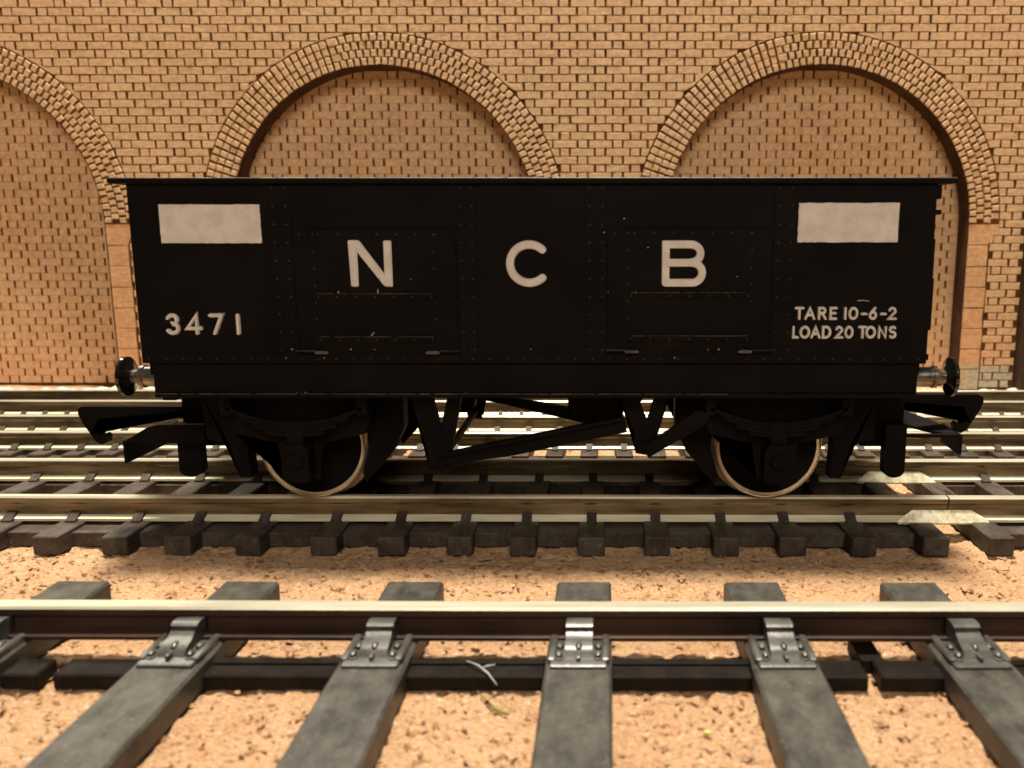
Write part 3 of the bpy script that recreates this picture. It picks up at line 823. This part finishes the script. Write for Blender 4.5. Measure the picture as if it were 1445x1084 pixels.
# the three large letters
m = MB()
m.prism([(-18.95, 34.7), (-18.75, 34.75), (-17.95, 34.75), (-17.72, 34.6), (-15.32, 31.3), (-15.32, 34.6), (-15.2, 34.72), (-14.62, 34.72), (-14.5, 34.6), (-14.5, 30.1), (-14.6, 30.0), (-15.2, 30.0), (-15.45, 30.15), (-18.05, 33.55), (-18.05, 30.1), (-18.15, 30.0), (-18.7, 30.0), (-18.82, 30.1), (-18.97, 34.6)], 'y', YF - 0.28, YF + 0.0)
def bev_letter(mb, name):
    bm = bmesh.new()
    bv = [bm.verts.new(v) for v in mb.v]
    for f in mb.f:
        try: bm.faces.new([bv[i] for i in f])
        except ValueError: pass
    bmesh.ops.remove_doubles(bm, verts=bm.verts[:], dist=1e-5)
    bmesh.ops.recalc_face_normals(bm, faces=bm.faces[:])
    ed = [e for e in bm.edges if len(e.link_faces) == 2 and e.calc_face_angle() > 0.5 and all(v.co.y < YF - 0.2 for v in e.verts)]
    bmesh.ops.bevel(bm, geom=ed, offset=0.10, segments=2, affect='EDGES')
    MB().bm(bm).build(name, M['white'], near_side, smooth=40)
bev_letter(m, 'letter')
m = MB(); m.stroke(arc(-0.33, 32.35, 2.00, 1.96, 46, 314, 34), 0.88, YF - 0.005, 0.27); m.build('letter', M['white'], near_side, smooth=35)
m = MB()
m.stroke([(13.75, 30.4), (13.75, 34.32), (16.2, 34.32)] + arc(16.3, 33.40, 1.02, .92, 80, -75, 10) + [(16.1, 32.46), (14.1, 32.46)], 0.88, YF - 0.005, 0.270)
m.stroke([(14.0, 32.46), (16.3, 32.46)] + arc(16.45, 31.42, 1.08, 1.03, 75, -80, 10) + [(16.2, 30.40), (13.72, 30.40)], 0.88, YF - 0.005, 0.283)
m.build('letter', M['white'], near_side, smooth=35)
# dust specks and lint on the ledges
ds = MB()
for k in range(26):
    x = random.uniform(-40, 40); z = random.choice([24.9, 29.4, 22.5, 18.8, 23.4] + [random.uniform(22, 40)] * 3)
    if x > 25 or x < -29: continue
    ds.box(x, x + random.uniform(.05, .16), YF - 0.16 - (0.2 if z in (24.9, 29.4) else 0), YF - 0.1, z, z + random.uniform(.04, .12))
ds.tube([(-16.9, YF - .5, 24.95), (-16.7, YF - .6, 25.1), (-16.55, YF - .6, 25.3)], 0.05, 4)
ds.tube([(-16.0, YF - .5, 29.35), (-15.98, YF - .55, 29.75)], 0.04, 4)
ds.tube([(33.7, YF - .15, 28.55), (34.3, YF - .2, 28.62), (34.9, YF - .15, 28.5)], 0.04, 4)
tag(ds.build('dust', M['dust'], near_side), kind='stuff')

# underframe
for s_ in (-1, 1):
    m = MB()
    ya = sorted((s_ * 16.2, s_ * 14.9)); m.box(-40.5, 40.6, ya[0], ya[1], 18.7, 21.85, 0.05)
    yb = sorted((s_ * 16.5, s_ * 14.2)); m.box(-40.4, 40.5, yb[0], yb[1], 18.2, 18.68, 0.08)
    sole = m.build('solebar', K, WG)
    if s_ < 0: worn_glint(-40.2, 20.5, -16.505, 18.66, sole, 0.07)
for x0_, x1_ in ((-40.48, -39.0), (39.1, 40.58)):
    MB().box(x0_, x1_, -14.85, 14.85, 17.6, 21.8, 0.1).build('headstock', K, WG)
MB().box(-38.8, 38.9, -9, 9, 16.8, 20.5, 0.2).build('underfloor', K, WG)

def mirror_y(pts): return [(x, -y, z) for x, y, z in pts]
# wheels
for xw in (-26.35, 26.4):
    MB().lathe([(0, -15.2), (0.5, -15.0), (0.9, -14.2), (0.9, 14.2), (0.5, 15.0), (0, 15.2)], (xw, 0, 11.2), 'y', 12).build('axle', M['gloss'], WG, smooth=40)
    for s_ in (-1, 1):
        c_ = (xw, 0, 11.2)
        yo = s_ * 9.6; yi = s_ * 6.9
        wh = MB().lathe([(0, yo - s_ * 0.1), (1.3, yo - s_ * 0.1), (1.4, yo - s_ * 0.35), (5.3, yo - s_ * 0.45), (5.62, yo - s_ * 0.35), (5.62, yi), (0, yi)], c_, 'y', 56).build('wheel', K, WG, smooth=35)
        wh['_o'] = (0, 0, 5.0)
        MB().lathe([(5.63, yo - s_ * 0.3), (5.93, yo - s_ * 0.25), (5.95, yo), (6.12, yo - s_ * 0.15), (6.17, yo - s_ * 1.8), (6.35, yo - s_ * 2.0), (6.75, yo - s_ * 2.3), (6.75, yi + s_ * 0.05), (5.63, yi + s_ * 0.05)], c_, 'y', 72).build('tyre', M['tyre'], wh, smooth=35)
        # axle guard (W-iron), spring, axlebox
        yg = s_ * 13.2
        q = sorted((yg, yg - s_ * 0.8))
        pts = [(xw - 8.2, 18.2), (xw + 8.2, 18.2), (xw + 7.9, 15.2), (xw + 7.2, 13.5), (xw + 2.6, 12.5), (xw + 1.9, 8.3), (xw - 1.9, 8.3), (xw - 2.6, 12.5), (xw - 7.2, 13.5), (xw - 7.9, 15.2)]
        MB().prism(pts, 'y', q[0], q[1]).build('axle_guard', K, WG)
        sp = MB(); q = sorted((yg + s_ * 1.6, yg + s_ * 0.02))
        for k, (hl, zc) in enumerate(((7.4, 0.0), (6.0, -0.42), (4.6, -0.84), (3.2, -1.26))):
            top = []; bot = []
            for t in np.linspace(-1, 1, 13):
                zz = 14.75 + zc + 1.75 * (t * hl / 7.4) ** 2
                top.append((xw + t * hl, zz + 0.40)); bot.append((xw + t * hl, zz + 0.02))
            sp.prism(top + bot[::-1], 'y', q[0] + 0.1 * k * (s_ > 0), q[1] - 0.1 * k * (s_ < 0))
        for dx in (-7.4, 7.4): sp.box(xw + dx - 0.6, xw + dx + 0.6, q[0], q[1], 15.9, 18.2, 0.15)
        sp.box(xw - 0.9, xw + 0.9, q[0] - 0.1, q[1] + 0.1, 12.6, 15.3, 0.12)
        sp.build('leaf_spring', K, WG)
        q = sorted((yg + s_ * 2.1, yg + s_ * 0.02))
        ab = MB(); ab.prism([(xw - 1.5, 9.0), (xw - 1.5, 12.1), (xw - 1.0, 12.75), (xw + 1.0, 12.75), (xw + 1.5, 12.1), (xw + 1.5, 9.0), (xw + 1.1, 8.5), (xw - 1.1, 8.5)], 'y', q[0], q[1])
        qq = s_ * 0.35
        ab.lathe([(0, s_ * 0.4), (0.7, s_ * 0.35), (0.95, s_ * 0.1), (0.95, -s_ * 0.3)], (xw, yg + s_ * 2.1, 10.9), 'y', 14)
        ab.build('axlebox', K, WG, smooth=30)
        # brake shoes either side of the wheel, in the wheel's plane
        for dirx in (-1, 1):
            if dirx * xw < 0:      # inner side: long hanger and block
                pts = [(xw + dirx * 7.2, 17.6), (xw + dirx * 10.9, 17.6), (xw + dirx * 10.9, 13.6), (xw + dirx * 9.6, 10.9), (xw + dirx * 7.6, 8.4), (xw + dirx * 6.3, 7.0), (xw + dirx * 5.9, 8.2), (xw + dirx * 6.75, 11.2), (xw + dirx * 6.6, 14.0)]
            else:                   # outer side: a stubby guard iron
                pts = [(xw + dirx * 7.0, 17.6), (xw + dirx * 12.2, 17.6), (xw + dirx * 11.8, 12.2), (xw + dirx * 9.3, 11.6), (xw + dirx * 8.3, 7.6), (xw + dirx * 7.1, 7.6), (xw + dirx * 7.3, 12.2)]
            q = sorted((s_ * 10.2, s_ * 8.0))
            MB().prism(pts, 'y', q[0], q[1]).build('brake_shoe', K, WG)

# V hangers, lever, rods and vacuum cylinder
for s_ in (-1, 1):
    q = sorted((s_ * 14.2, s_ * 13.4))
    for (a0, a1, b0, b1, t0, t1, zt, zb) in ((-13.8, -11.4, -9.6, -8.1, -11.9, -9.7, 18.2, 9.4), (9.0, 11.0, 13.0, 14.6, 10.9, 12.8, 18.2, 11.3)):
        m = MB()
        m.prism([(a0, zt), (a1, zt), (t1 - 0.2, zb + 2.8), (t1 - 0.3, zb), (t0, zb + 0.3), (t0 - 0.2, zb + 2.6)], 'y', q[0], q[1])
        m.prism([(b0, zt), (b1, zt), (t1, zb + 0.6), (t0 + 0.6, zb + 0.6), (t0 + 0.8, zb + 2.6)], 'y', q[0] + 0.06, q[1] + 0.06)
        m.lathe([(0, -0.7), (0.55, -0.7), (0.55, 0.7), (0, 0.7)], ((t0 + t1) / 2, (q[0] + q[1]) / 2, zb + 1.1), 'y', 12)
        m.build('v_hanger', K, WG)
m = MB()
m.prism([(-10.2, 10.4), (-9.7, 11.8), (9.7, 15.8), (9.9, 14.1), (-3, 11.4)], 'y', -14.9, -14.3)
m.prism([(-9.8, 11.55), (-9.6, 11.9), (9.6, 15.95), (9.6, 15.6)], 'y', -15.5, -14.31)
m.build('brake_lever', K, WG)
MB().prism([(12.2, 11.2), (12.0, 12.6), (17.4, 16.5), (19, 16.3), (18.4, 15.0)], 'y', -14.9, -14.3).build('push_rod', K, WG)
MB().prism([(-12.5, 15.9), (-9.0, 15.9), (5.6, 13.4), (6.4, 12.0), (5.0, 11.9), (-5, 14.3)], 'y', -0.6, 0.6).build('push_rod', K, WG)
m = MB(); m.box(3.0, 9.8, -3.0, 3.5, 12.9, 17.0, 0.5); m.lathe([(0, -1.1), (2.2, -1.1), (2.2, 0.0), (1.5, 0.6), (0, 0.6)], (7.6, 0, 13.2), 'z', 16); m.build('vacuum_cylinder', K, WG, smooth=35)
m = MB(); m.prism([(-12.4, 16.9), (-8.4, 16.9), (-8.8, 14.0), (-9.6, 13.4), (-10.6, 13.4), (-11.6, 14.6)], 'y', -1.2, 1.2); m.build('crank_lug', K, WG)
MB().lathe([(0.45, -14), (0.45, 14)], (-10.8, 0, 10.5), 'y', 8).build('cross_shaft', K, WG)

# buffers
for s_ in (-1, 1):
    for yb in (-11.8, 11.8):
        xe = -40.5 if s_ < 0 else 40.6
        b_ = thing('tmp', None, None)
        bpy.data.objects.remove(b_)
        c_ = (xe, yb, 19.75)
        sh = MB().lathe([(1.5, 0.0), (1.5, s_ * 0.5), (1.12, s_ * 0.6), (1.12, s_ * 3.1), (1.25, s_ * 3.15), (1.25, s_ * 3.6), (0.8, s_ * 3.7), (0.75, s_ * 4.9)], c_, 'x', 20).build('buffer', M['shank'], WG, smooth=35)
        # moulding seam
        MB().box(*sorted((xe + s_ * 0.5, xe + s_ * 3.6)), yb - 1.3, yb - 1.0, 19.68, 19.82).build('mould_seam', M['gloss'], sh)
        MB().lathe([(0.7, s_ * 4.55), (1.3, s_ * 4.85), (2.0, s_ * 5.02), (2.2, s_ * 5.1), (2.22, s_ * 5.42), (2.0, s_ * 5.58), (1.2, s_ * 5.72), (0, s_ * 5.76)], c_, 'x', 28).build('buffer_head', M['gloss'], sh, smooth=50)

# tension-lock couplings
for s_ in (-1, 1):
    zo = 0.0 if s_ < 0 else 1.6; xo = 0.0 if s_ < 0 else 3.7
    def hx(x): return (x if s_ < 0 else -x - xo)
    prof = [(-38.5, 14.0), (-58.2, 14.0), (-58.7, 13.7), (-58.75, 13.0), (-58.2, 11.7), (-57.4, 10.4), (-56.9, 9.5), (-56.2, 9.1), (-55.5, 9.35), (-55.3, 10.1), (-55.6, 10.5), (-56.2, 10.2), (-56.45, 10.7), (-56.3, 12.45), (-38.5, 12.6)]
    prof = [(x if s_ < 0 else -(x + 3.9), z + zo) for x, z in prof]
    cp = MB().prism(prof, 'y', -0.6, 0.6).build('coupling_hook', K, WG)
    X_ = (lambda x: -x) if s_ < 0 else (lambda x: x)
    bp = MB()
    def slab(top, t=0.35):
        n = len(top); bp.add([(X_(x), y, z) for x, y, z in top] + [(X_(x), y, z - t) for x, y, z in top],
                             [tuple(range(n)), tuple(range(n, 2 * n))[::-1]] + [(k, (k + 1) % n, n + (k + 1) % n, n + k) for k in range(n)])
    if s_ < 0:      # the bumper's deep web is on the near side here
        ze = 11.5
        bp.prism([(X_(39.5), ze - 0.4), (X_(39.5), ze + 1.9), (X_(45.0), ze + 1.8), (X_(46.2), ze + 1.5), (X_(48.9), ze - 0.1), (X_(48.9), ze - 0.4)], 'y', -8.0, -7.5)
        slab([(40, -7.49, ze), (48.9, -7.49, ze), (48.9, 3, ze), (48.0, 3, ze), (46.5, -3.5, ze), (40, -4.5, ze)])
        slab([(48.91, -8.0, ze - 0.1), (49.2, -8.0, ze - 0.1), (49.2, 3, ze - 0.1), (48.91, 3, ze - 0.1)], 2.7)
    else:           # and on the far side, as an arch, at this end
        ze = 10.9
        slab([(40, -2.5, ze), (51.4, -2.5, ze), (51.4, -1.6, ze), (40, -1.6, ze)], 0.32)
        for a_, b_ in zip(np.linspace(0, 1, 11)[:-1], np.linspace(0, 1, 11)[1:]):
            def P_(t): return (51.4 - 6.2 * t ** 1.15, -1.55 + 8.6 * t, ze + 1.9 * t ** 0.7)
            def Q_(t): return (49.9 - 6.6 * t ** 0.75, -1.55 + 6.0 * t, ze + 1.0 * t)
            slab([P_(a_), P_(b_), Q_(b_), Q_(a_)], 0.3)
        slab([(44.9, 7.1, ze + 1.9), (40, 7.1, ze + 2.0), (40, 4.4, ze + 1.1), (43.3, 4.45, ze + 1.0)], 0.3)
        slab([(51.41, -2.5, ze), (51.75, -2.5, ze), (51.75, 3.4, ze + 0.2), (51.41, 3.4, ze + 0.2)], 2.5)
    bp.build('bumper_bar', K, WG)
    ml = MB()
    ml.prism([(X_(38.5), 10.0), (X_(38.5), 16.8), (X_(43.6), 16.8), (X_(43.6), 10.0)], 'y', -4.5, 4.5)
    ml.build('coupling_mount', K, WG)
    xt = (-43.7, -41.0) if s_ < 0 else (41.0, 43.5)
    cxm = (xt[0] + xt[1]) / 2; hw_ = (xt[1] - xt[0]) / 2
    MB().prism([(xt[0], 13.0), (xt[0], 7.4)] + [(cxm - hw_ * math.cos(R(a)), 7.4 - 0.9 * math.sin(R(a))) for a in range(15, 180, 15)] + [(xt[1], 7.4), (xt[1], 13.0)], 'y', -6.2, -4.6).build('coupling_tail', K, WG)

# ------------------------------------------------------------------ loose bits in front
def fibre(name, label, pts, rad, mat):
    m = MB().tube(pts, rad, 6)
    o = m.build(name, mat, None, smooth=60, origin=pts[0]); tag(o, label, 'fibre'); return o
fa = thing('lint_strand', 'tiny white forked strand of lint lying over the dark sleeper tie', 'lint', (-3.2, -43, 1.7))
MB().tube([(-3.6, -42.2, 1.75), (-2.6, -43.0, 1.8), (-1.7, -43.8, 1.55), (-0.95, -44.4, 0.9)], [.05, .085, .08, .03], 6).build('lint_stem', M['fibre_white'], fa, smooth=60)
MB().tube([(-2.3, -43.3, 1.75), (-1.8, -43.15, 1.85), (-1.25, -43.05, 1.9)], [.04, .07, .04], 6).build('lint_branch', M['fibre_white'], fa, smooth=60)
fibre('grass_strand', 'short olive green grass strand lying on the cork between the front sleepers', [(-2.2, -44.6, 0.22), (-1.6, -45.5, 0.14), (-0.9, -46.4, 0.13), (0.2, -47.3, 0.16)], [.08, .13, .2, .1], M['fibre_green'])
bm = bmesh.new(); bmesh.ops.create_icosphere(bm, subdivisions=2, radius=1)
for p in bm.verts: p.co = Vector((14.8 + p.co.x * 0.32, -49.5 + p.co.y * 0.2, 0.16 + p.co.z * 0.10))
tag(MB().bm(bm).build('paint_fleck', M['fleck'], None, smooth=60, origin=(14.8, -49.5, 0)), 'tiny yellow-green fleck on the cork at the front right', 'fleck')
cr = MB()
ICO = bmesh.new(); bmesh.ops.create_icosphere(ICO, subdivisions=1, radius=1)
IV = [p.co.copy() for p in ICO.verts]; IF = [[q.index for q in f.verts] for f in ICO.faces]; ICO.free()
for k in range(2600):
    x = random.uniform(-62, 64); y = random.uniform(-60, -15); r_ = random.uniform(0.07, 0.20) * (1.6 if random.random() < 0.12 else 1)
    q = Matrix.Rotation(random.uniform(0, 6.28), 3, 'Z') @ Matrix.Rotation(random.uniform(-.5, .5), 3, 'X')
    st = random.uniform(1, 2.4)
    cr.add([q @ Vector((p.x * r_ * st * random.uniform(.8, 1.2), p.y * r_ * random.uniform(.8, 1.2), p.z * r_ * 0.55)) + Vector((x, y, random.uniform(-0.05, 0.12))) for p in IV], IF)
tag(cr.build('cork_crumbs', M['cork'], None, smooth=40), 'loose cork crumbs scattered over the baseboard', 'crumbs', kind='stuff')

for o in bpy.data.objects:
    if '_o' in o: del o['_o']
